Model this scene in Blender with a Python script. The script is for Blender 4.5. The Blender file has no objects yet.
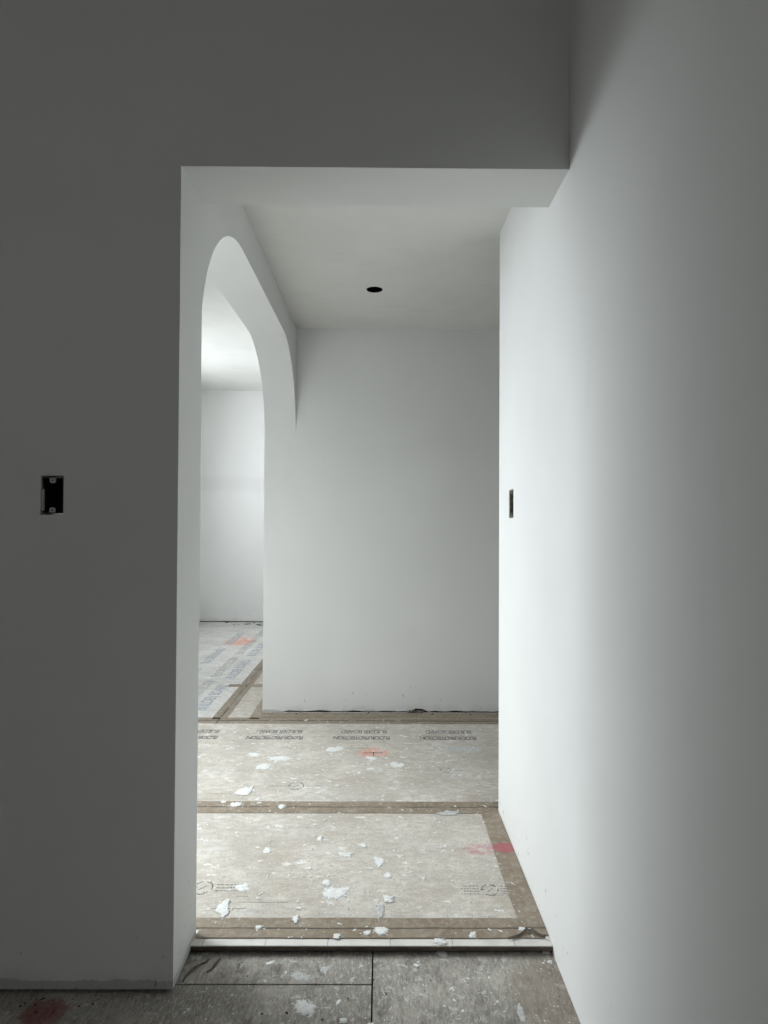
import bpy, bmesh, math, random
from mathutils import Vector, Matrix, noise

scene = bpy.context.scene
# ---------------------------------------------------------------- camera, light, exposure
def make_camera():
    cd = bpy.data.cameras.new('camera'); co = bpy.data.objects.new('camera', cd)
    scene.collection.objects.link(co); scene.camera = co
    cd.sensor_fit = 'VERTICAL'; cd.sensor_height = 36.0; cd.lens = 36.0*600/1024
    cd.clip_start = 0.02
    pitch, yaw, roll = 0.01425, 0.00595, 0.00514
    F = Vector((math.sin(yaw)*math.cos(pitch), math.cos(yaw)*math.cos(pitch), math.sin(pitch)))
    R = Vector((math.cos(yaw), -math.sin(yaw), 0)); U = R.cross(F)
    R2 = math.cos(roll)*R + math.sin(roll)*U; U2 = -math.sin(roll)*R + math.cos(roll)*U
    m = Matrix((R2, U2, -F)).transposed().to_4x4(); m.translation = Vector((0, 0, 1.3))
    co.matrix_world = m
make_camera()

scene.view_settings.view_transform = 'Standard'
scene.view_settings.look = 'None'
scene.view_settings.gamma = 1.0
scene.view_settings.exposure = 0.0
scene.view_settings.use_curve_mapping = False

world = bpy.data.worlds.new('world'); scene.world = world; world.use_nodes = True
world.node_tree.nodes['Background'].inputs[0].default_value = (0.75, 0.87, 1.0, 1)
world.node_tree.nodes['Background'].inputs[1].default_value = 1.0

def area_light(name, loc, direction, sx, sy, power, color, spread=180):
    l = bpy.data.lights.new(name, 'AREA'); l.shape = 'RECTANGLE'; l.size = sx; l.size_y = sy
    l.energy = power; l.color = color; l.spread = math.radians(spread)
    o = bpy.data.objects.new(name, l); scene.collection.objects.link(o)
    o.location = loc; o.rotation_euler = Vector(direction).to_track_quat('-Z', 'Z').to_euler()
    return o
# daylight through the window of the left room, plus added fill lamps for the far room and behind the camera
area_light('window_daylight', (-2.46, 2.92, 2.0), (1, -.62, -1.0), 1.3, 1.6, 56, (0.90, 0.97, 1.0), 125)
area_light('far_room_fill', (-2.46, 5.75, 1.9), (1, .05, -.2), 1.8, 1.5, 35, (0.93, 0.98, 1.0), 170)  # unseen fill lamp, added to brighten the far room
area_light('rear_fill', (-3.2, -2.55, 1.7), (0, 1, 0), 1.0, 1.0, 6.5, (1.0, 0.96, .90))  # weak fill lamp behind the camera, added for foreground ambient

# ---------------------------------------------------------------- helpers
COL = scene.collection
def link(name, me, mat=None, parent=None, loc=None):
    o = bpy.data.objects.new(name, me); COL.objects.link(o)
    if mat and not me.materials: me.materials.append(mat)
    if loc is not None: o.location = loc
    if parent: o.parent = parent
    return o
def tag(o, label=None, cat=None, group=None, kind=None):
    if label: o['label'] = label
    if cat: o['category'] = cat
    if group: o['group'] = group
    if kind: o['kind'] = kind
    return o
def empty(name, loc):
    o = bpy.data.objects.new(name, None); COL.objects.link(o); o.location = loc; o.empty_display_size = .05
    return o
class MB:
    """collects shapes, given in world coordinates, into one mesh whose origin is its base"""
    def __init__(s): s.b = bmesh.new()
    def box(s, x0, x1, y0, y1, z0, z1):
        v = [s.b.verts.new(p) for p in [(x0,y0,z0),(x1,y0,z0),(x1,y1,z0),(x0,y1,z0),(x0,y0,z1),(x1,y0,z1),(x1,y1,z1),(x0,y1,z1)]]
        for f in [(0,3,2,1),(4,5,6,7),(0,1,5,4),(1,2,6,5),(2,3,7,6),(3,0,4,7)]: s.b.faces.new([v[i] for i in f])
        return s
    def prism(s, pts, axis, a0, a1):
        """polygon pts (2-D) extruded along axis 'x','y' or 'z' from a0 to a1"""
        def P(p, a):
            return {'x': (a, p[0], p[1]), 'y': (p[0], a, p[1]), 'z': (p[0], p[1], a)}[axis]
        lo = [s.b.verts.new(P(p, a0)) for p in pts]; hi = [s.b.verts.new(P(p, a1)) for p in pts]
        n = len(pts)
        s.b.faces.new(lo); s.b.faces.new(list(reversed(hi)))
        for i in range(n): s.b.faces.new([lo[i], hi[i], hi[(i+1) % n], lo[(i+1) % n]])
        return s
    def build(s, name, mat, parent=None, origin=None, bevel=0, smooth=None):
        bmesh.ops.recalc_face_normals(s.b, faces=s.b.faces)
        me = bpy.data.meshes.new(name)
        if origin is None:
            xs = [v.co.x for v in s.b.verts]; ys = [v.co.y for v in s.b.verts]; zs = [v.co.z for v in s.b.verts]
            origin = Vector(((min(xs)+max(xs))/2, (min(ys)+max(ys))/2, min(zs)))
        origin = Vector(origin)
        bmesh.ops.translate(s.b, verts=s.b.verts, vec=-origin)
        s.b.to_mesh(me); s.b.free()
        o = link(name, me, mat)
        if parent:
            o.parent = parent; o.location = origin - parent.location
        else: o.location = origin
        if smooth:
            for p in me.polygons: p.use_smooth = True
            try: me.set_sharp_from_angle(angle=smooth)
            except Exception: pass
        if bevel:
            m = o.modifiers.new('bevel', 'BEVEL'); m.width = bevel; m.segments = 2; m.limit_method = 'ANGLE'
        return o
def slab(mb, plane, a, b, u0, u1, w0, w1, holes=()):
    """wall slab from a to b along its normal; u horizontal, w vertical, with rectangular holes"""
    us = sorted({u0, u1, *[h[0] for h in holes], *[h[1] for h in holes]})
    ws = sorted({w0, w1, *[h[2] for h in holes], *[h[3] for h in holes]})
    cell = lambda i, j: (0 <= i < len(us)-1 and 0 <= j < len(ws)-1 and
        not any(h[0] <= (us[i]+us[i+1])/2 <= h[1] and h[2] <= (ws[j]+ws[j+1])/2 <= h[3] for h in holes))
    def P(n, u, w): return (n, u, w) if plane == 'x' else ((u, n, w) if plane == 'y' else (u, w, n))
    cache = {}
    def V(n, i, j):
        k = (n, i, j)
        if k not in cache: cache[k] = mb.b.verts.new(P((a, b)[n], us[i], ws[j]))
        return cache[k]
    for i in range(len(us)-1):
        for j in range(len(ws)-1):
            if not cell(i, j): continue
            for n in (0, 1): mb.b.faces.new([V(n,i,j), V(n,i+1,j), V(n,i+1,j+1), V(n,i,j+1)])
            for (di, dj, e) in ((-1,0,((i,j),(i,j+1))), (1,0,((i+1,j),(i+1,j+1))), (0,-1,((i,j),(i+1,j))), (0,1,((i,j+1),(i+1,j+1)))):
                if not cell(i+di, j+dj):
                    mb.b.faces.new([V(0,*e[0]), V(0,*e[1]), V(1,*e[1]), V(1,*e[0])])
    return mb

# ---------------------------------------------------------------- materials
class NT:
    def __init__(s, name, rough=0.8, spec=0.3):
        s.m = bpy.data.materials.new(name); s.m.use_nodes = True
        s.t = s.m.node_tree; s.bsdf = s.t.nodes['Principled BSDF']
        s.bsdf.inputs['Roughness'].default_value = rough
        s.bsdf.inputs['Specular IOR Level'].default_value = spec
        s.pos = s.t.nodes.new('ShaderNodeNewGeometry').outputs['Position']
    def n(s, kind, **kw):
        nd = s.t.nodes.new(kind)
        for k, v in kw.items(): setattr(nd, k, v)
        return nd
    def put(s, sock, v):
        if isinstance(v, bpy.types.NodeSocket): s.t.links.new(v, sock)
        elif v is not None: sock.default_value = v
    def math(s, op, a, b=None, clamp=False):
        nd = s.n('ShaderNodeMath', operation=op); nd.use_clamp = clamp
        s.put(nd.inputs[0], a); s.put(nd.inputs[1], b); return nd.outputs[0]
    def noise(s, scale, detail=3, rough=.5, vec=None, stretch=None, dist=0, offset=(0,0,0)):
        v = vec or s.pos
        if stretch or offset != (0,0,0):
            mp = s.n('ShaderNodeMapping'); s.put(mp.inputs['Vector'], v)
            mp.inputs['Scale'].default_value = stretch or (1,1,1); mp.inputs['Location'].default_value = offset; v = mp.outputs[0]
        nd = s.n('ShaderNodeTexNoise'); s.put(nd.inputs['Vector'], v)
        nd.inputs['Scale'].default_value = scale; nd.inputs['Detail'].default_value = detail
        nd.inputs['Roughness'].default_value = rough; nd.inputs['Distortion'].default_value = dist
        return nd.outputs[0]
    def ramp(s, v, lo, hi, a=0., b=1.):
        nd = s.n('ShaderNodeMapRange'); nd.clamp = True; nd.interpolation_type = 'SMOOTHSTEP'
        s.put(nd.inputs[0], v)
        for i, x in zip((1,2,3,4), (lo, hi, a, b)): nd.inputs[i].default_value = x
        return nd.outputs[0]
    def mix(s, f, a, b):
        nd = s.n('ShaderNodeMix', data_type='RGBA')
        s.put(nd.inputs['Factor'], f); 
        s.put(nd.inputs['A'] if False else nd.inputs[6], a if isinstance(a, bpy.types.NodeSocket) else (*a, 1))
        s.put(nd.inputs[7], b if isinstance(b, bpy.types.NodeSocket) else (*b, 1)); return nd.outputs[2]
    def xyz(s):
        nd = s.n('ShaderNodeSeparateXYZ'); s.put(nd.inputs[0], s.pos); return nd.outputs
    def ell(s, cx, cy, rx, ry, soft=.35, wob=None, amt=.5):
        """1 inside an ellipse on the floor plan, ragged by noise"""
        X = s.xyz()
        dx = s.math('DIVIDE', s.math('SUBTRACT', X[0], cx), rx); dy = s.math('DIVIDE', s.math('SUBTRACT', X[1], cy), ry)
        d = s.math('ADD', s.math('POWER', s.math('ABSOLUTE', dx), 2.), s.math('POWER', s.math('ABSOLUTE', dy), 2.))
        if wob is not None: d = s.math('ADD', d, s.math('MULTIPLY', s.math('SUBTRACT', wob, .5), amt*4))
        return s.ramp(d, 1-soft, 1+soft, 1., 0.)
    def bump(s, h, strength=.2, dist=.002):
        nd = s.n('ShaderNodeBump'); nd.inputs['Strength'].default_value = strength; nd.inputs['Distance'].default_value = dist
        s.put(nd.inputs['Height'], h); s.t.links.new(nd.outputs[0], s.bsdf.inputs['Normal'])
    def done(s, c):
        s.put(s.bsdf.inputs['Base Color'], c if isinstance(c, bpy.types.NodeSocket) else (*c, 1)); return s.m

def plaster(name, base, foot=True, band=None):
    m = NT(name, .85, .15)
    big = m.noise(1.3, 3, .5); fine = m.noise(38, 3, .6)
    c = m.mix(m.ramp(big, .35, .68), tuple(x*.955 for x in base), base)
    c = m.mix(m.ramp(m.noise(7, 4, .65, stretch=(1,1,.35)), .56, .75, 0, .35), c, tuple(x*.93 for x in base))
    X = m.xyz()
    if band:   # a sanded drywall joint
        d = m.math('ABSOLUTE', m.math('SUBTRACT', X[2], band))
        d = m.math('ADD', d, m.math('MULTIPLY', m.noise(4, 3, .6), .12))
        c = m.mix(m.ramp(d, .09, .2, .5, 0.), c, tuple(x*.86 for x in base))
    # scuffed, unpainted foot of the wall with a ragged upper line
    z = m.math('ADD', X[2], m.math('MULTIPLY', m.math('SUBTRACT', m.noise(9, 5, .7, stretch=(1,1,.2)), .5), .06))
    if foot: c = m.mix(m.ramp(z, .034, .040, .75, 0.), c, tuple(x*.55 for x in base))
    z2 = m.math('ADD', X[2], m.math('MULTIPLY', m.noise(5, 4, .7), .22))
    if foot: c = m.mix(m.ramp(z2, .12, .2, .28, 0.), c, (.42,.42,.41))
    sp = m.noise(60, 2, .5, stretch=(1,1,.4)); near = m.ramp(X[2], .02, .3, 1., 0.)
    c = m.mix(m.math('MULTIPLY', m.ramp(sp, .70, .74), near), c, (.25,.25,.25))
    m.bump(m.math('ADD', fine, m.math('MULTIPLY', m.noise(160, 2, .5), .6)), .10, .0008)
    return m.done(c)
WALL = plaster('painted_drywall', (.83,.83,.815))
WALLR = plaster('painted_drywall_right', (.83,.83,.815), foot=False)
WALLB = plaster('painted_drywall_joint', (.85,.85,.84), band=1.745)
m = NT('ceiling_drywall', .9, .1)
c = m.mix(m.ramp(m.noise(2.2, 4, .6), .4, .72), (.80,.795,.765), (.755,.75,.72))
c = m.mix(m.ramp(m.noise(5, 4, .7, stretch=(.5,1.5,1), offset=(3,0,0)), .55, .7, 0, .35), c, (.69,.69,.67))
m.bump(m.noise(70, 3, .6), .12, .001); CEIL = m.done(c)
def plain(name, col, rough=.7, spec=.3, var=.12, scale=20):
    m = NT(name, rough, spec); c = m.mix(m.ramp(m.noise(scale, 3), .35, .7), col, tuple(x*(1-var) for x in col)); return m.done(c)
BLACK = plain('black_void', (.004,.004,.004), .9, .02)
BOXM = plain('dark_box_plastic', (.02,.021,.02), .6, .2)
TABM = plain('dusty_box_tab', (.55,.55,.53), .6, .3)
LIPM = plain('dusty_box_lip', (.50,.50,.48), .7, .2)
BROWNM = plain('brown_box_front', (.22,.21,.17), .8, .1, .5, 60)
SILL = plain('sill_plate', (.05,.042,.035), .9, .1, .4, 30)
GAP = plain('dark_underlay', (.03,.028,.025), .95, .05)
INK = plain('printed_ink', (.27,.26,.25), .8, .1, .5, 60)
INKB = plain('blue_grey_ink', (.47,.50,.56), .8, .1, .3, 30)
WHITE = plain('dried_plaster', (.80,.80,.78), .85, .15, .12, 120)
WHITET = plain('thin_plaster_smear', (.60,.60,.585), .85, .15, .25, 70)
DEBRIS = plain('dark_debris', (.035,.03,.026), .9, .1, .4, 60)
OAK = plain('pale_plank', (.74,.70,.66), .6, .25, .14, 14)
OAKSIDE = plain('plank_core', (.13,.10,.08), .8, .1, .4, 25)
# protective paper board
def paper(name, base):
    m = NT(name, .8, .2)
    c = m.mix(m.ramp(m.noise(3.0, 5, .65), .36, .66), tuple(x*.86 for x in base), tuple(min(1, x*1.08) for x in base))
    c = m.mix(m.ramp(m.noise(55, 5, .75, stretch=(.45,1,1)), .36, .66, 0, .75), c, tuple(x*.66 for x in base))
    c = m.mix(m.ramp(m.noise(9, 6, .75, stretch=(.5,1,1), offset=(2,9,0)), .46, .68, 0, .55), c, tuple(x*q for x, q in zip(base, (.66,.62,.57))))
    c = m.mix(m.ramp(m.noise(160, 3, .7), .48, .68, 0, .6), c, tuple(x*.5 for x in base))
    # plaster dust rubbed into the paper
    d = m.math('MULTIPLY', m.ramp(m.noise(4.5, 4, .6, offset=(4,2,0)), .47, .70), m.ramp(m.noise(30, 5, .75), .38, .64))
    c = m.mix(m.math('MULTIPLY', d, .62), c, (.74,.735,.71))
    c = m.mix(m.ramp(m.noise(26, 4, .62, stretch=(.7,1.0,1), offset=(7,1,0)), .63, .67, 0, .75), c, (.80,.80,.78))
    c = m.mix(m.ramp(m.noise(75, 3, .6, offset=(1,5,0)), .665, .69, 0, .85), c, (.82,.82,.80))
    # thin dirty creases
    c = m.mix(m.ramp(m.noise(14, 3, .6, stretch=(.12,1.6,1)), .69, .73, 0, .35), c, (.16,.14,.12))
    w = m.noise(38, 5, .8)
    for cx, cy, rx, ry, col, k in ((-.035,3.305,.075,.065,(.80,.25,.16),.75), (.40,2.345,.07,.035,(.48,.14,.19),.6), (-1.47,6.33,.14,.24,(.85,.27,.17),.7)):
        c = m.mix(m.math('MULTIPLY', m.ell(cx, cy, rx, ry, .9, w, .8), m.math('MULTIPLY', m.ramp(m.noise(30 if cy < 5 else 14, 5, .8, stretch=(.5,1,1), offset=(cx,cy,0)), .40, .60, .12, 1.), k)), c, col)
    m.bump(m.math('ADD', m.noise(6, 3, .6), m.math('MULTIPLY', m.noise(120, 3, .6), .12)), .25, .004)
    return m.done(c)
PAPER = paper('floor_paper', (.665,.612,.545))
PAPERG = paper('floor_paper_grey', (.80,.785,.755))
m = NT('brown_tape', .55, .35)
c = m.mix(m.ramp(m.noise(9, 4, .6), .35, .7), (.235,.185,.132), (.295,.24,.178))
c = m.mix(m.ramp(m.noise(40, 4, .7), .42, .7, 0, .45), c, (.46,.42,.37))
c = m.mix(m.ramp(m.noise(60, 3, .6, offset=(2,2,0)), .675, .71, 0, .8), c, (.74,.73,.7))
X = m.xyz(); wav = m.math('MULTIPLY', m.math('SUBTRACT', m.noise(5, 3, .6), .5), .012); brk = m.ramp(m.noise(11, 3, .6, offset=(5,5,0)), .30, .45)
for ax, at_, wd in ((1, 1.890, .0022), (1, 2.683, .0028), (0, -1.021, .004), (1, 3.83, .005)):  # shadow of the overlapping tape edges, painted in as dark broken lines
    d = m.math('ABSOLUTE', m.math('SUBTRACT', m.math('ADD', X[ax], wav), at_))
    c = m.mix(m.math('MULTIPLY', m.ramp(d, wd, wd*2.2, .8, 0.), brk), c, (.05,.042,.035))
c = m.mix(m.math('MULTIPLY', m.ell(.49, 2.35, .05, .035, .5, m.noise(45,4,.7), .35), .65), c, (.45,.08,.13))
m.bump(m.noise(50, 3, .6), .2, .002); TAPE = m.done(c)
# rough subfloor panels
m = NT('subfloor_board', .85, .15)
base = (.43,.40,.355)
c = m.mix(m.ramp(m.noise(5, 5, .6), .36, .66), tuple(x*.80 for x in base), tuple(x*1.15 for x in base))
c = m.mix(m.ramp(m.noise(60, 5, .75, stretch=(1.4,.45,1), dist=1.2), .42, .66, 0, .62), c, tuple(x*.42 for x in base))
c = m.mix(m.ramp(m.noise(90, 4, .7, stretch=(1.5,.6,1), offset=(9,3,0), dist=.8), .50, .66, 0, .8), c, (.60,.575,.535))
c = m.mix(m.ramp(m.noise(22, 4, .6, stretch=(1,1.3,1), offset=(3,7,0)), .60, .65, 0, .7), c, (.66,.65,.62))
c = m.mix(m.ramp(m.noise(11, 4, .7, stretch=(1.2,.6,1), offset=(13,2,0)), .54, .72, 0, .6), c, (.10,.085,.07))
c = m.mix(m.math('MULTIPLY', m.ell(-.88, 1.60, .055, .045, .7, m.noise(30,5,.8), .8), .7), c, (.22,.03,.035))
c = m.mix(m.math('MULTIPLY', m.ell(.47, 1.66, .10, .14, .7, m.noise(20,4,.7), .5), .5), c, (.25,.19,.14))
m.bump(m.noise(70, 6, .8, stretch=(1.3,.5,1), dist=1.0), .8, .004); SUBF = m.done(c)

# ---------------------------------------------------------------- the setting
H = 2.92; HC = 2.58; ZH = 2.288
XL, XI, XR, XA = -.562, -.775, .5248, -.568
Y1, Y2, Y3, Y4 = 1.667, 1.8715, 2.650, 3.999
S = .027
def struct(o): o['kind'] = 'structure'; return o
# wall the camera faces, with the opening; the foot stops a few millimetres over the subfloor
rnd = random.Random(5)
WG = .012
mb = MB()
slab(mb, 'y', Y1, Y2, -5.0, XL, WG, ZH, [(-.9425, -.8785, 1.311, 1.420)])
slab(mb, 'y', Y1, Y2, -5.0, XR, ZH, H)
bmesh.ops.remove_doubles(mb.b, verts=mb.b.verts, dist=.0001)
struct(mb.build('wall_front', WALL))
mb = MB(); mb.box(-4.98, XL-.02, Y1+.03, Y2-.01, 0, WG)
struct(mb.build('trim_1', SILL))
# wall with the round-cornered arch, between hall and left room
def arch_pts():
    r = .47; top = 2.402; y0, y1 = Y2+.003, Y4
    pts = []
    n = 28; rn = .50; e = 1.9
    for i in range(n+1):
        a = math.pi/2*i/n
        pts.append((y0+.575*(1-math.cos(a)), top-.575+.575*math.sin(a)))
    for i in range(n+1):
        a = math.pi/2*(1-i/n)
        pts.append((y1-.54+.54*math.cos(a), top-.54+.54*math.sin(a)))
    return pts
ap = arch_pts()
mb = MB(); mb.prism(ap + [(Y4, H), (Y2, H), (Y2, ap[0][1])], 'x', XI, XA)
struct(mb.build('wall_left', WALL, smooth=math.radians(30)))
# right wall with its box hole; ends at the hall corner
mb = MB(); slab(mb, 'x', XR, XR+.125, -3.0, Y3, .0, H, [(2.366, 2.446, 1.313, 1.427)])
struct(mb.build('wall_right', WALLR, bevel=.0015))
# far wall of the hall: foot ragged above the floor
mb = MB(); pts = []
nseg = 160; x0, x1 = XI, 6.0
low = []
for i in range(nseg+1):
    xx = x0+(x1-x0)*i/nseg
    zz = S+.006+.010*max(0, noise.noise(Vector((xx*9, 3, 0)))) + (.004*rnd.random()) + (.018 if .20 < xx < .29 else 0)
    if xx < -.62: zz = S
    low.append((xx, zz))
mb.prism(low + [(x1, H), (x0, H)], 'y', Y4, Y4+.02); struct(mb.build('wall_back', WALL))
mb = MB(); mb.box(XI, 6.0, Y4+.02, Y4+.14, S+.06, H); mb.box(XI, XI+.14, Y4+.14, 7.5, S+.0, H)
mb.box(XI, XI+.05, Y4+.02, Y4+.14, 0, H)
struct(mb.build('wall_partition', WALL))
mb = MB(); mb.box(XI+.05, 6.0, Y4+.012, Y4+.14, 0.0, S+.06); struct(mb.build('trim_2', SILL))
# left room
mb = MB(); mb.box(-5.0, XI+.14, 7.503, 7.62, S+.010, H); struct(mb.build('wall_far', WALLB))
mb = MB(); mb.box(-5.0, XI+.14, 7.512, 7.62, 0, S+.010); struct(mb.build('trim_3', SILL))
mb = MB(); slab(mb, 'x', -2.36, -2.24, Y2, 7.503, 0, H, [(2.2, 3.65, 1.1, 2.75), (4.8, 6.7, 1.1, 2.75)]); struct(mb.build('wall_west', WALL))
mb = MB()
for (a, b, c0, d) in ((2.2,3.65,1.1,1.15),(2.2,3.65,2.70,2.75),(2.2,2.25,1.15,2.70),(3.60,3.65,1.15,2.70)):
    mb.box(-2.34, -2.28, a, b, c0, d)
FRAME = plain('white_window_frame', (.8,.8,.8), .4)
struct(mb.build('window_1', FRAME))
mb = MB()
for (a, b, c0, d) in ((4.8,6.7,1.1,1.15),(4.8,6.7,2.70,2.75),(4.8,4.85,1.15,2.70),(6.65,6.7,1.15,2.70)):
    mb.box(-2.34, -2.28, a, b, c0, d)
struct(mb.build('added_window_2', FRAME))  # unseen window, added to go with the far room fill lamp
mb = MB(); mb.box(-4.92, XL, Y2, 7.62, H, H+.1); struct(mb.build('ceiling', CEIL))
# hall ceiling with the round cut for a light
hx, hy, hr = -.0393, 3.312, .046
mb = MB(); slab(mb, 'z', HC, HC+.016, XI, 6.0, Y2, Y4, [(hx-.09, hx+.09, hy-.09, hy+.09)])
N = 48
inn, out, inn2 = [], [], []
for i in range(N):
    a = 2*math.pi*i/N; c_, s_ = math.cos(a), math.sin(a); k = .09/max(abs(c_), abs(s_))
    inn.append(mb.b.verts.new((hx+hr*c_, hy+hr*s_, HC))); inn2.append(mb.b.verts.new((hx+hr*c_, hy+hr*s_, HC+.016)))
    out.append(mb.b.verts.new((hx+k*c_, hy+k*s_, HC)))
for i in range(N):
    j = (i+1) % N
    mb.b.faces.new([inn[i], inn[j], out[j], out[i]]); mb.b.faces.new([inn[j], inn[i], inn2[i], inn2[j]])
struct(mb.build('ceiling', CEIL))
mb = MB(); mb.box(XL, 6.0, Y2, Y4, H, H+.1); struct(mb.build('ceiling', CEIL))
# hall beyond the corner on the right
mb = MB(); mb.box(6.0, 6.1, Y3-.2, Y4+.14, 0, H); struct(mb.build('wall_east', WALL))
mb = MB(); mb.box(XR+.125, 6.0, Y3-.125, Y3, 0, H); struct(mb.build('wall_south', WALL))
# room the camera stands in
mb = MB(); mb.box(-5.0, XR+.125, -3.1, Y1, H, H+.1); struct(mb.build('ceiling', CEIL))
mb = MB(); mb.box(-5.1, -5.0, -3.1, Y1, 0, H); struct(mb.build('wall_side', WALL))
mb = MB(); slab(mb, 'y', -3.1, -3.0, -5.0, XR+.125, 0, H, [(-3.8, -2.6, .9, 2.3)]); struct(mb.build('wall_rear', WALL))

# subfloor panels with open seams
def panel(x0, x1, y0, y1, nm='floor'):
    mb = MB(); mb.box(x0, x1, y0, y1, -.018, 0); return struct(mb.build(nm, SUBF, bevel=.001))
g = .0022
panel(-5.0, -.016-g, -3.0, 1.700-g); panel(-.016+g, XR+.05, -3.0, 1.99); panel(-5.0, -.016-g, 1.700+g, 1.99)
mb = MB(); mb.box(-5.0, XR, -3.0, 2.0, -.06, -.02); struct(mb.build('floor', GAP))
# wide plank floor of the hall and left room: the cut ends of the planks show at the step
mb = MB(); pw = .188; YS = 1.817
k0 = -.339-pw*24
for i in range(0, 62):
    a = k0+pw*i; b = a+pw-.0012
    if a > 6.0: break
    y0 = YS if b < XR+.01 else Y3-.12
    if a < XR < b:
        mb.box(a, XR-.001, YS, Y4+.1, .012, S-.0015); mb.box(XR+.001, b, Y3, Y4+.01, .012, S-.0015); continue
    if b < XL-.02: y0 = Y2
    mb.box(a, b, y0, 7.52 if b < XI+.2 else Y4+.012, .012, S-.0015)
struct(mb.build('floor', OAK, bevel=.0006))
mb = MB(); mb.box(XL+.001, XR-.001, YS-.002, YS-.0002, .012, .0222); struct(mb.build('trim_4', OAKSIDE))
mb = MB(); mb.box(-5.0, 6.1, YS+.012, 7.52, -.06, .0118); struct(mb.build('floor', GAP))

# ---------------------------------------------------------------- protective paper and tape
def sheet(x0, x1, y0, y1, mat, label, z=S-.0013, jag=.0):
    mb = MB(); mb.box(x0, x1, y0, y1, z, z+.0011)
    return tag(mb.build('protective_paper_sheet', mat), label, 'floor paper', 'protective paper sheets')
sh1 = sheet(-1.9, .50, 1.886, 2.678, PAPER, 'beige protective paper sheet nearest the step, between jamb and right wall')
sh2 = sheet(-1.9, 1.30, 2.682, 3.835, PAPER, 'beige protective paper sheet behind the middle tape, marked with an orange spray cross')
sh3 = sheet(-2.22, -1.022, 3.84, 7.46, PAPERG, 'grey protective paper sheet in the far room, left of the lengthwise tape')
sh4 = sheet(-1.018, XI-.004, 3.84, 7.46, PAPER, 'narrow protective paper sheet in the far room between lengthwise tape and wall corner')

def tape(x0, x1, y0, y1, label, lift=0., along='x', seed=0, wob=.0025, name='tape_strip'):
    """a strip with slightly uneven edges, thickness under a millimetre"""
    r = random.Random(seed); mb = MB(); z = S+.0002+lift; n = 40
    A, B = [], []
    for i in range(n+1):
        t = i/n; q = wob*noise.noise(Vector((t*7+seed*3, seed, 0))); p = wob*noise.noise(Vector((t*7+seed*5, seed+9, 2)))
        if along == 'x': A.append((x0+(x1-x0)*t, y0+q)); B.append((x0+(x1-x0)*t, y1+p))
        else: A.append((x1+q, y0+(y1-y0)*t)); B.append((x0+p, y0+(y1-y0)*t))
    mb.prism(A + B[::-1], 'z', z, z+.0006)
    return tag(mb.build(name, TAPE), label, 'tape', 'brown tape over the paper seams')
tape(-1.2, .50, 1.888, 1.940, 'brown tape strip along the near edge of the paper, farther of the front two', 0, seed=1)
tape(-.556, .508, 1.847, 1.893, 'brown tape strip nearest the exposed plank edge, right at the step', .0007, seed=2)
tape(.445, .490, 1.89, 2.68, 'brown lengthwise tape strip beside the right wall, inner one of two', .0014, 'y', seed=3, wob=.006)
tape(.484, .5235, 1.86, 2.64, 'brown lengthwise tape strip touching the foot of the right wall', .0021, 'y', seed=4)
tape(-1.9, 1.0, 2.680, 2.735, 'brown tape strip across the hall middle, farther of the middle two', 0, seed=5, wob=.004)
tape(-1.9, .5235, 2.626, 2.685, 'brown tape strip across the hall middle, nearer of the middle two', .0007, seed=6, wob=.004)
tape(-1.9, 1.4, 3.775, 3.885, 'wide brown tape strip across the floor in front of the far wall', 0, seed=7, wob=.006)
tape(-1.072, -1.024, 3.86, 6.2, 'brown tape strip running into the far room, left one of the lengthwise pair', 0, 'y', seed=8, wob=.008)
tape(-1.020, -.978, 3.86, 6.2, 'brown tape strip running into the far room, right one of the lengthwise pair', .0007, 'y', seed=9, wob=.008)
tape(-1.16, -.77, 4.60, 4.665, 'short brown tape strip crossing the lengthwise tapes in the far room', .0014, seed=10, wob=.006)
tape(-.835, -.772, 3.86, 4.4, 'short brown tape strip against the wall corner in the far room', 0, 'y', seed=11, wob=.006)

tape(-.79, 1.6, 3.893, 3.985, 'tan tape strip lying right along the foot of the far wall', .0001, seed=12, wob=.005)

# printing on the paper (upside down as seen from the step)
def text_mesh(body, size, outline=0, space=1.0, bold=.0):
    cu = bpy.data.curves.new('lettering', 'FONT'); cu.body = body; cu.size = size
    cu.align_x = 'CENTER'; cu.align_y = 'CENTER'; cu.space_character = space; cu.resolution_u = 3; cu.offset = bold
    if outline:
        cu.fill_mode = 'NONE'; cu.bevel_depth = outline; cu.bevel_resolution = 0
    o = bpy.data.objects.new('lettering', cu); COL.objects.link(o)
    me = bpy.data.meshes.new_from_object(o.evaluated_get(bpy.context.evaluated_depsgraph_get()))
    bpy.data.objects.remove(o); me.materials.clear(); return me
ZT = S+.0001
TM = text_mesh('BUILDER BOARD', .052, space=.86, bold=.0008)
TO = text_mesh('FLOOR PROTECTION', .050, outline=.0016, space=.80)
def scale_to(me, w, h=None):
    xs = [v.co.x for v in me.vertices]; ys = [v.co.y for v in me.vertices]
    k = w/(max(xs)-min(xs)); q = (h/(max(ys)-min(ys))) if h else k
    for v in me.vertices: v.co.x *= k; v.co.y *= q; v.co.z = max(-.0001, min(.0002, v.co.z))
scale_to(TM, .275, .058); scale_to(TO, .33, .056)
def printing(me, x, y, rot, parent, mat, name='printed_text', z=None):
    o = link(name, me, mat); o.parent = parent
    o.location = Vector((x, y, z or ZT)) - parent.location; o.rotation_euler = (0, 0, rot); return o
for x in (-1.10, -.600, -.092, .415):
    printing(TM, x, 3.637, math.pi, sh2, INK); printing(TO, x-.012, 3.535, math.pi, sh2, INK)
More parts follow.
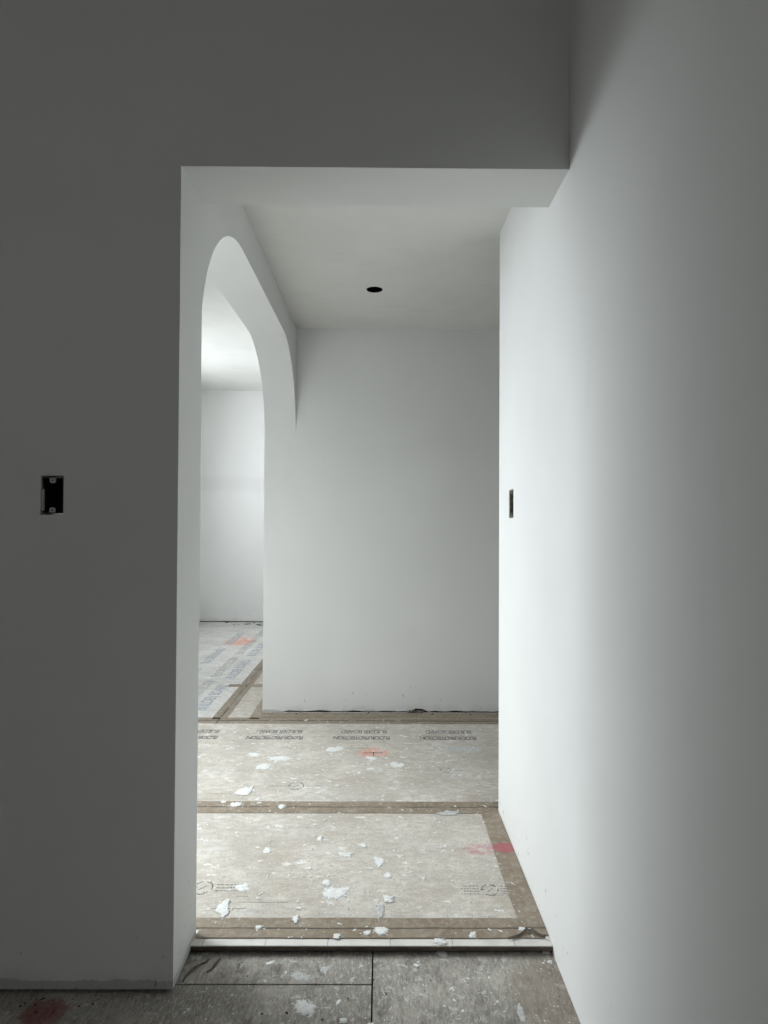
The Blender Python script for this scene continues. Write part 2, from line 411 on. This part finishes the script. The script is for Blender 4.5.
# lines of small print and the recycling marks
def emblem(x, y, parent, s=1.0, rows=3):
    mb = MB()
    def ring(cx, cy, r, w, n=24, a0=0., a1=6.2832):
        P = []
        for i in range(n+1):
            a = a0+(a1-a0)*i/n; P.append((math.cos(a), math.sin(a)))
        for i in range(n):
            vs = [mb.b.verts.new((cx+(r+d)*p[0], cy+(r+d)*p[1]*1.1, ZT)) for p, d in ((P[i],0),(P[i],w),(P[i+1],w),(P[i+1],0))]
            mb.b.faces.new(vs)
    def bar(xa, ya, xb, yb, w):
        d = Vector((xb-xa, yb-ya)); nrm = Vector((-d.y, d.x)).normalized()*w/2
        vs = [mb.b.verts.new((p[0], p[1], ZT)) for p in ((xa+nrm.x, ya+nrm.y),(xb+nrm.x, yb+nrm.y),(xb-nrm.x, yb-nrm.y),(xa-nrm.x, ya-nrm.y))]
        mb.b.faces.new(vs)
    R = .030*s
    for k in range(3):      # three chasing arrows
        a = math.pi/2+k*2.0944+.25
        ring(x, y, R, .005*s, 8, a, a+1.35)
        b = a+1.35; px, py = x+R*math.cos(b), y+R*1.1*math.sin(b)
        bar(px-.009*s, py+.006*s, px, py, .004*s); bar(px+.009*s, py+.006*s, px, py, .004*s)
    bar(x-.012*s, y-.012*s, x+.012*s, y+.012*s, .004*s)
    for k in range(rows):
        for sgn in (-1, 1):
            yy = y+(k-(rows-1)/2)*.017*s; L = (.075 - .010*(k % 2))*s; xs_ = x+sgn*.045*s
            q = 0
            while q < L:
                l = (.006+.010*rnd.random())*s; bar(xs_+sgn*q, yy, xs_+sgn*min(L, q+l), yy, .0045*s); q += l+.003*s
    o = mb.build('printed_emblem', INK, parent); return o
emblem(-.607+.0, 2.097, sh1, 1.0); emblem(.385, 2.087, sh1, .85, 4); emblem(-.397, 2.893, sh2, 1.1, 1)
emblem(.34, 3.08, sh2, .8, 1)
# orange cross inked at the centre of the spray mark
mb = MB(); mb.box(-.085, .02, 3.303, 3.309, ZT-.0003, ZT+.0001); mb.box(-.034, -.029, 3.262, 3.345, ZT-.0003, ZT+.0001)
mb.build('marker_cross', plain('black_marker', (.10,.06,.05)), sh2)
# crease and pencil lines on the near sheet
mb = MB()
for (a, b, y) in ((-.47, -.30, 2.018), (-.55, -.44, 1.985), (-.48, -.44, 2.05)):
    mb.box(a, b, y, y+.002, ZT-.0003, ZT)
mb.build('printed_line', INK, sh1)
TB = text_mesh('BUILDER BOARD', .1, space=.9, bold=.002); scale_to(TB, .62, .085)
TC = text_mesh('FLOOR PROTECTION', .1, outline=.0015, space=.85); scale_to(TC, .70, .075)
for y in (4.35, 5.15, 5.95, 6.75):
    printing(TB, -1.20, y, math.pi/2, sh3, INKB, z=S+.0001); printing(TC, -1.33, y+.1, math.pi/2, sh3, INKB, z=S+.0001)
    printing(TB, -1.55, y-.3, math.pi/2, sh3, INKB, z=S+.0001)

# ---------------------------------------------------------------- electrical boxes and ceiling can
e = empty('electrical_box', (-.9105, Y1+.03, 1.3165))
mb = MB(); x0, x1, z0, z1 = -.9375, -.8835, 1.3165, 1.4145
t = .0025; yf, yb = Y1+.004, Y1+.072
mb.box(x0, x0+t, yf, yb, z0, z1); mb.box(x1-t, x1, yf, yb, z0, z1); mb.box(x0+t, x1-t, yf, yb, z0, z0+t); mb.box(x0+t, x1-t, yf, yb, z1-t, z1)
mb.box(x0+t, x1-t, yb-t, yb, z0+t, z1-t); mb.build('box_shell', BOXM, e)
for zc, sg in ((z1-.0075, 1), (z0+.0075, -1)):
    mb = MB(); xc = (x0+x1)/2-.0005; n = 16; P = [(xc-.008, zc+sg*.006), (xc+.008, zc+sg*.006)]
    P += [(xc+.008*math.cos(a), zc-sg*(.003+.005*math.sin(a))) for a in [math.pi*i/8 for i in range(9)]]
    mb.prism(P, 'y', yf-.0005, yf+.004)
    tb = mb.build('mounting_tab', TABM, e); tb['label'] = 'dusty grey screw tab'
    mb = MB(); mb.prism([(xc+.0022*math.cos(2*math.pi*i/12), zc+.0022*math.sin(2*math.pi*i/12)) for i in range(12)], 'y', yf-.0009, yf-.0003)
    s_ = mb.build('screw_hole', BLACK, tb); s_.parent = tb; s_.location = s_.location + Vector((0,0,0))
    s_.location = Vector((xc, yf-.0006, zc-.0022)) - e.location - tb.location
mb = MB(); mb.box(x0-.003, x0+.003, yf-.002, yf+.004, z0+.006, z1-.032); mb.build('side_lip', LIPM, e)
tag(e, 'dark open electrical box set in the shaded wall left of the opening', 'electrical box', 'open electrical boxes')
# paper lip torn around the cut-out
e2 = empty('electrical_box', (XR+.03, 2.406, 1.3165))
mb = MB(); y0_, y1_ = 2.369, 2.443; xa, xb = XR+.003, XR+.024; z0, z1 = 1.3165, 1.4235
mb.box(xa, xb, y0_, y0_+t, z0, z1); mb.box(xa, xb, y1_-t, y1_, z0, z1); mb.box(xa, xb, y0_+t, y1_-t, z0, z0+t); mb.box(xa, xb, y0_+t, y1_-t, z1-t, z1)
mb.box(xb-t, xb, y0_+t, y1_-t, z0+t, z1-t)
mb.build('box_shell', BROWNM, e2)
for zc in (z1-.008, z0+.008):
    mb = MB(); mb.box(XR+.002, XR+.006, 2.397, 2.415, zc-.006, zc+.006); mb.build('mounting_tab', BROWNM, e2)
tag(e2, 'grey brown electrical box seen edge-on in the bright right wall', 'electrical box', 'open electrical boxes')
e3 = empty('recessed_light_can', (hx, hy, HC+.002))
mb = MB()
def can(mb, r, z0, z1, n=40):
    lo = [mb.b.verts.new((hx+r*math.cos(2*math.pi*i/n), hy+r*math.sin(2*math.pi*i/n), z0)) for i in range(n)]
    hi = [mb.b.verts.new((v.co.x, v.co.y, z1)) for v in lo]
    for i in range(n): mb.b.faces.new([lo[i], lo[(i+1) % n], hi[(i+1) % n], hi[i]])
    return lo, hi
lo, hi = can(mb, hr-.001, HC+.002, HC+.14); mb.b.faces.new(hi); mb.build('can_housing', BLACK, e3)
mb = MB(); lo, hi = can(mb, hr-.0012, HC+.0015, HC+.006); lo2, hi2 = can(mb, hr-.0035, HC+.0015, HC+.006)
for i in range(40): mb.b.faces.new([lo[i], lo[(i+1) % 40], lo2[(i+1) % 40], lo2[i]])
mb.build('can_rim', BOXM, e3)
tag(e3, 'black round empty recessed light hole in the hall ceiling', 'ceiling light')

# ---------------------------------------------------------------- dried plaster on the floor
SPLATS_SHEET=[
(-0.149,2.070,0.0380,0.0400,-15,'broad white plaster splat in the middle of the nearest paper sheet'),
(-0.183,2.128,0.0190,0.0210,0,'small plaster dab touching the upper left of the broad middle splat'),
(-0.002,2.259,0.0240,0.0370,20,'ragged white plaster splat right of the middle of the nearest sheet, farther of a pair'),
(0.031,2.174,0.0170,0.0240,0,'round plaster splat just in front of a ragged one, nearest sheet'),
(0.036,2.032,0.0230,0.0240,0,'white plaster blot with a long tail reaching the front tape'),
(0.005,1.975,0.0150,0.0410,10,'faint tail of plaster running down onto the front tape'),
(0.005,1.877,0.0270,0.0230,0,'lumpy cluster of dried plaster on the front tape near its middle'),
(-0.035,1.866,0.0140,0.0140,0,'small plaster blob on front tape just left of the lumpy cluster'),
(-0.128,1.853,0.0160,0.0140,0,'plaster ring blob on front tape, directly in front of the broad middle splat'),
(-0.260,1.931,0.0130,0.0220,25,'upright plaster dab crossing the far edge of the front tape'),
(-0.125,2.304,0.0380,0.0170,-12,'long thin smear of plaster behind the broad middle splat'),
(-0.056,2.370,0.0160,0.0220,0,'faint squarish plaster dab right of the long thin smear'),
(-0.233,2.419,0.0140,0.0230,0,'pale round dab of plaster left of the long thin smear'),
(-0.255,2.210,0.0120,0.0100,20,'tiny slanted plaster streak left of the middle splats'),
(-0.507,1.969,0.0240,0.0540,38,'thick diagonal white plaster gob near the left jamb at the front tape'),
(-0.471,2.099,0.0330,0.0260,22,'bright slanted plaster splat over the printed logo near the left jamb'),
(-0.430,2.332,0.0190,0.0280,0,'blue white plaster dab alone in the left half of the nearest sheet'),
(-0.373,1.894,0.0140,0.0120,-20,'white wedge shaped plaster chip on the front tape, left part'),
(-0.627,2.832,0.0420,0.0480,0,'bright white plaster splat just behind the middle tape near the arch'),
(-0.599,3.118,0.0510,0.0450,10,'white plaster smear in front of the widest one on the second sheet'),
(-0.535,3.228,0.0850,0.0410,5,'widest white plaster smear on the second sheet, left half'),
(-0.675,3.272,0.0440,0.0350,0,'white plaster smear left of the widest one on the second sheet'),
(-0.252,3.346,0.0560,0.0440,5,'slanted plaster smear just left of the orange paint mark'),
(-0.639,2.701,0.0360,0.0280,15,'ragged plaster splat lying across the middle tape near the left end'),
(-0.431,2.680,0.0180,0.0240,0,'small plaster peak on the middle tape, left half'),
(0.102,3.140,0.0470,0.0460,0,'white oval plaster splat right of the orange paint mark'),
(0.485,3.371,0.1070,0.0590,3,'large thin grey smear of plaster on the second sheet by the right wall'),
(0.401,3.007,0.0200,0.0230,0,'small pale oval plaster dab in front of the large grey smear'),
(-0.042,3.099,0.0310,0.0190,0,'thin plaster streak a little in front of the orange mark'),
(-0.044,3.229,0.0380,0.0270,0,'white plaster streak at the front edge of the orange mark'),
(0.309,2.632,0.0570,0.0270,0,'wide whitish plaster patch on the middle tape, right half'),
(0.291,1.858,0.0150,0.0180,0,'heart shaped plaster blob on front tape, right half'),
(0.190,1.836,0.0220,0.0190,0,'white plaster blob sitting on the exposed plank edge'),
(0.449,1.885,0.0170,0.0110,0,'oval plaster chip on front tape near the right wall'),
]
SPLATS_SUB=[
(0.190,1.821,0.0200,0.0160,0,'plaster blob on the subfloor right below the one on the plank edge'),
(-0.194,1.616,0.0320,0.0280,0,'large white plaster splat on the front left subfloor panel'),
(-0.222,1.731,0.0310,0.0190,10,'faint plaster smear on the narrow subfloor panel behind the seam'),
(-0.156,1.754,0.0140,0.0160,0,'small bright plaster splat on the narrow panel right of a faint smear'),
(-0.312,1.779,0.0170,0.0120,20,'curled plaster flake on the narrow subfloor panel at left'),
(-0.105,1.635,0.0100,0.0110,0,'small plaster dot right of the large front splat'),
(-0.089,1.580,0.0120,0.0100,0,"plaster dot at the frame's lower edge right of the large front splat"),
(0.379,1.606,0.0110,0.0330,-20,'long pale plaster drip on the right subfloor panel near the wall'),
(0.113,1.772,0.0090,0.0080,0,'tiny white plaster dot in the middle of the right subfloor panel'),
(0.507,1.827,0.0120,0.0130,-30,'white plaster flake beside the right wall just below the step'),
(0.507,1.786,0.0090,0.0080,-40,'smallest plaster chip against the right wall below the step'),
]

def blob(x, y, rx, ry, rot, z, seed, mat, name, thick=.0016):
    """dried plaster: a few overlapping lobes with a ragged, broken rim, raised in the middle"""
    r = random.Random(seed*7+3); rr = math.radians(rot); k = rx/max(ry, 1e-5)
    lobes = [(0, 0, .62)] + [(r.uniform(-.62,.62), r.uniform(-.62,.62), r.uniform(.22,.45)) for _ in range(6)]
    g = min(60, max(18, int(2.6*max(rx, ry)/.0011))); R = 1.45
    def field(u, v):
        f = 0
        for a, c_, q in lobes: f += math.exp(-((u-a)**2+(v-c_)**2)/(q*q))
        f -= .50
        f += .75*noise.noise(Vector((u*2.6+seed*3.1, v*2.6, seed))) + .65*noise.noise(Vector((u*6+seed, v*6, 5))) + .50*noise.noise(Vector((u*14+seed, v*14, 9)))
        return f
    b = bmesh.new(); V = {}
    F_ = [[field(-R+2*R*i/g, -R+2*R*j/g) for j in range(g+1)] for i in range(g+1)]
    def vert(i, j):
        if (i, j) not in V:
            u, v = (-R+2*R*i/g)*rx, (-R+2*R*j/g)*ry
            u2 = u*math.cos(rr) - v*k*math.sin(rr); v2 = (u*math.sin(rr) + v*k*math.cos(rr))/k
            V[(i, j)] = b.verts.new((u2, v2, thick*min(1.3, max(0., F_[i][j])**.5*1.2)))
        return V[(i, j)]
    n_ = 0
    for i in range(g):
        for j in range(g):
            if (F_[i][j]+F_[i+1][j]+F_[i][j+1]+F_[i+1][j+1]) > 0:
                b.faces.new([vert(i,j), vert(i+1,j), vert(i+1,j+1), vert(i,j+1)]); n_ += 1
    me = bpy.data.meshes.new(name); b.to_mesh(me); b.free()
    for p in me.polygons: p.use_smooth = True
    return link(name, me, mat, loc=(x, y, z))
for k, (x, y, rx, ry, rot, lab) in enumerate(SPLATS_SHEET):
    thin = 'smear' in lab and 'grey' in lab or 'tail' in lab and 'faint' in lab or 'patch' in lab
    tag(blob(x, y, rx, ry, rot, S+(.0014 if 'tape' in lab else 0), 11+k, WHITET if thin else WHITE, 'plaster_splat', .0009 if thin else .0022), lab, 'plaster splat', 'dried plaster splats on the paper')
for k, (x, y, rx, ry, rot, lab) in enumerate(SPLATS_SUB):
    thin = 'faint' in lab or 'pale' in lab
    tag(blob(x, y, rx, ry, rot, 0, 71+k, WHITET if thin else WHITE, 'plaster_splat', .0009 if thin else .0022), lab, 'plaster splat', 'dried plaster splats on the subfloor')

def flecks(name, n, region, z, mat, label, cat, smin, smax, seed, ok=None):
    """countless specks: one object"""
    r = random.Random(seed); b = bmesh.new()
    while n > 0:
        x = r.uniform(region[0], region[1]); y = r.uniform(region[2], region[3])
        if ok and not ok(x, y): continue
        if noise.noise(Vector((x*3, y*3, seed))) < r.uniform(-.5, .35): continue
        n -= 1; s_ = smin*(smax/smin)**(r.random()**2.2); a = r.uniform(0, 6.28); el = r.uniform(.35, 1)
        m_ = r.randint(5, 8); h = min(.0015, s_*.3)
        P = []
        for i in range(m_):
            t = 2*math.pi*i/m_; q = s_*r.uniform(.6, 1.3)
            u, v = q*math.cos(t), q*el*math.sin(t)
            P.append(b.verts.new((x+u*math.cos(a)-v*math.sin(a), y+u*math.sin(a)+v*math.cos(a), z)))
        c = b.verts.new((x, y, z+h))
        for i in range(m_): b.faces.new([c, P[i], P[(i+1) % m_]])
    me = bpy.data.meshes.new(name); b.to_mesh(me); b.free()
    return tag(link(name, me, mat), label, cat, kind='stuff')
flecks('plaster_flecks', 760, (-.55, .50, 1.845, 2.66), S+.0014, WHITE, 'tiny white plaster specks scattered over the nearest paper sheet and front tape', 'plaster specks', .0012, .0085, 1)
flecks('plaster_flecks', 620, (-1.0, .60, 2.66, 3.85), S+.0009, WHITE, 'tiny white plaster specks scattered over the second paper sheet', 'plaster specks', .002, .014, 2)
flecks('plaster_flecks', 160, (-1.9, -.78, 3.9, 7.3), S+.0009, WHITE, 'tiny white plaster specks scattered over the far room floor', 'plaster specks', .005, .03, 3)
flecks('plaster_flecks', 420, (-.54, .51, 1.4, 1.80), .0002, WHITE, 'tiny white plaster specks scattered over the bare subfloor in front', 'plaster specks', .0010, .006, 4)
flecks('dirt_specks', 90, (-.55, .50, 1.845, 3.7), S+.0032, DEBRIS, 'small dark dirt specks and nail heads on the paper', 'dirt specks', .0010, .0032, 5)
flecks('dirt_specks', 130, (-1.2, .51, 1.4, 1.80), .0019, DEBRIS, 'small dark dirt crumbs on the bare subfloor in front', 'dirt specks', .0010, .005, 6)
flecks('dirt_specks', 110, (-.76, 1.2, 3.95, 3.995), S+.001, DEBRIS, 'dark crumbs in the gap along the foot of the far wall', 'dirt specks', .002, .012, 7)
flecks('dirt_specks', 70, (-1.9, -.78, 7.28, 7.5), S+.0002, DEBRIS, 'dark crumbs along the foot of the far room wall', 'dirt specks', .01, .045, 8)
flecks('dirt_specks', 60, (-1.3, -.55, 1.60, 1.664), .0002, DEBRIS, 'dark crumbs along the foot of the shaded near wall', 'dirt specks', .0015, .008, 9)
flecks('dirt_specks', 46, (.485, .522, 1.5, 2.6), S*.0+.0002, DEBRIS, 'dark crumbs along the foot of the bright right wall', 'dirt specks', .0008, .0022, 10, ok=lambda x, y: y < 1.8)

# loose scraps
def scrap(name, pts, mat, label, cat, thick=.0008, seed=0, lift=.012):
    """a curled scrap: outline given on the floor, surface waved"""
    b = bmesh.new(); r = random.Random(seed); c = Vector((sum(p[0] for p in pts)/len(pts), sum(p[1] for p in pts)/len(pts), 0))
    z = pts[0][2]
    vs = []
    for p in pts: vs.append(b.verts.new((p[0]-c.x, p[1]-c.y, p[3])))
    b.faces.new(vs); bmesh.ops.triangulate(b, faces=b.faces[:])
    me = bpy.data.meshes.new(name); b.to_mesh(me); b.free()
    o = link(name, me, mat, loc=(c.x, c.y, z))
    m_ = o.modifiers.new('t', 'SOLIDIFY'); m_.thickness = thick; m_.offset = 1
    return tag(o, label, cat)
TORN = plain('torn_brown_paper', (.16,.135,.11), .8, .2, .5, 50)
def curl(name, path, width, mat, label, cat, z, thick=.0009):
    """a narrow torn strip following a path, standing up a little"""
    b = bmesh.new(); rows = []; c = Vector(path[len(path)//2][:2] + (0,))
    for k, p in enumerate(path):
        q = path[min(k+1, len(path)-1)]; p0 = path[max(k-1, 0)]
        d = Vector((q[0]-p0[0], q[1]-p0[1], 0)).normalized(); nn = Vector((-d.y, d.x, 0))
        w_ = width*(.5+.9*math.sin(math.pi*(k+.3)/(len(path)-.4)))*(1+.3*math.sin(k*2.3))
        a = Vector((p[0], p[1], p[2]))-c
        rows.append([b.verts.new(a), b.verts.new(a+nn*w_*.6+Vector((0,0,w_*.45))), b.verts.new(a+nn*w_+Vector((0,0,w_*.25)))])
    for k in range(len(rows)-1):
        for m_ in range(2): b.faces.new([rows[k][m_], rows[k+1][m_], rows[k+1][m_+1], rows[k][m_+1]])
    me = bpy.data.meshes.new(name); b.to_mesh(me); b.free()
    o = link(name, me, mat, loc=(c.x, c.y, z)); md = o.modifiers.new('t', 'SOLIDIFY'); md.thickness = thick; md.offset = 1
    return tag(o, label, cat)
curl('torn_paper_scrap', [(-.500,1.800,.0),(-.510,1.785,.0),(-.523,1.775,.001),(-.536,1.760,.002),(-.545,1.742,.001),(-.550,1.722,.0),(-.551,1.706,0)], .007, TORN,
     'curled dark paper scrap on the subfloor against the left jamb foot', 'paper scrap', .0004)
curl('torn_paper_scrap', [(-.470,1.800,.0),(-.478,1.780,.0),(-.482,1.760,.0),(-.494,1.745,.0)], .005, TORN,
     'short dark paper shred on the narrow panel, right of the curled scrap', 'paper scrap', .0004)
curl('torn_tape_flap', [(.395,1.838,0),(.418,1.844,.0),(.440,1.855,.001),(.458,1.866,.003),(.476,1.862,.006),(.492,1.852,.004),(.508,1.842,.001)], .007, TORN,
     'lifted dark flap of torn tape where step and right wall meet', 'tape scrap', S+.003)
mb = MB()
pr = []
for i in range(14):
    a = i/13; pr.append((.19+.10*a, Y4-.012-.004*math.sin(a*9), S+.0 + .003+.006*(i % 2)))
b = bmesh.new(); top = []
lo = [b.verts.new((p[0], p[1], S+.0003)) for p in pr]; hi = [b.verts.new((p[0]+.004, p[1]+.006, p[2]+.012)) for p in pr]
for i in range(13): b.faces.new([lo[i], lo[i+1], hi[i+1], hi[i]])
mb.b.free()
me = bpy.data.meshes.new('torn_drywall_chip'); b.to_mesh(me); b.free()
o = link('torn_drywall_chip', me, TORN); md = o.modifiers.new('t','SOLIDIFY'); md.thickness = .003
tag(o, 'dark torn drywall chip leaning on the foot of the far wall', 'drywall chip')
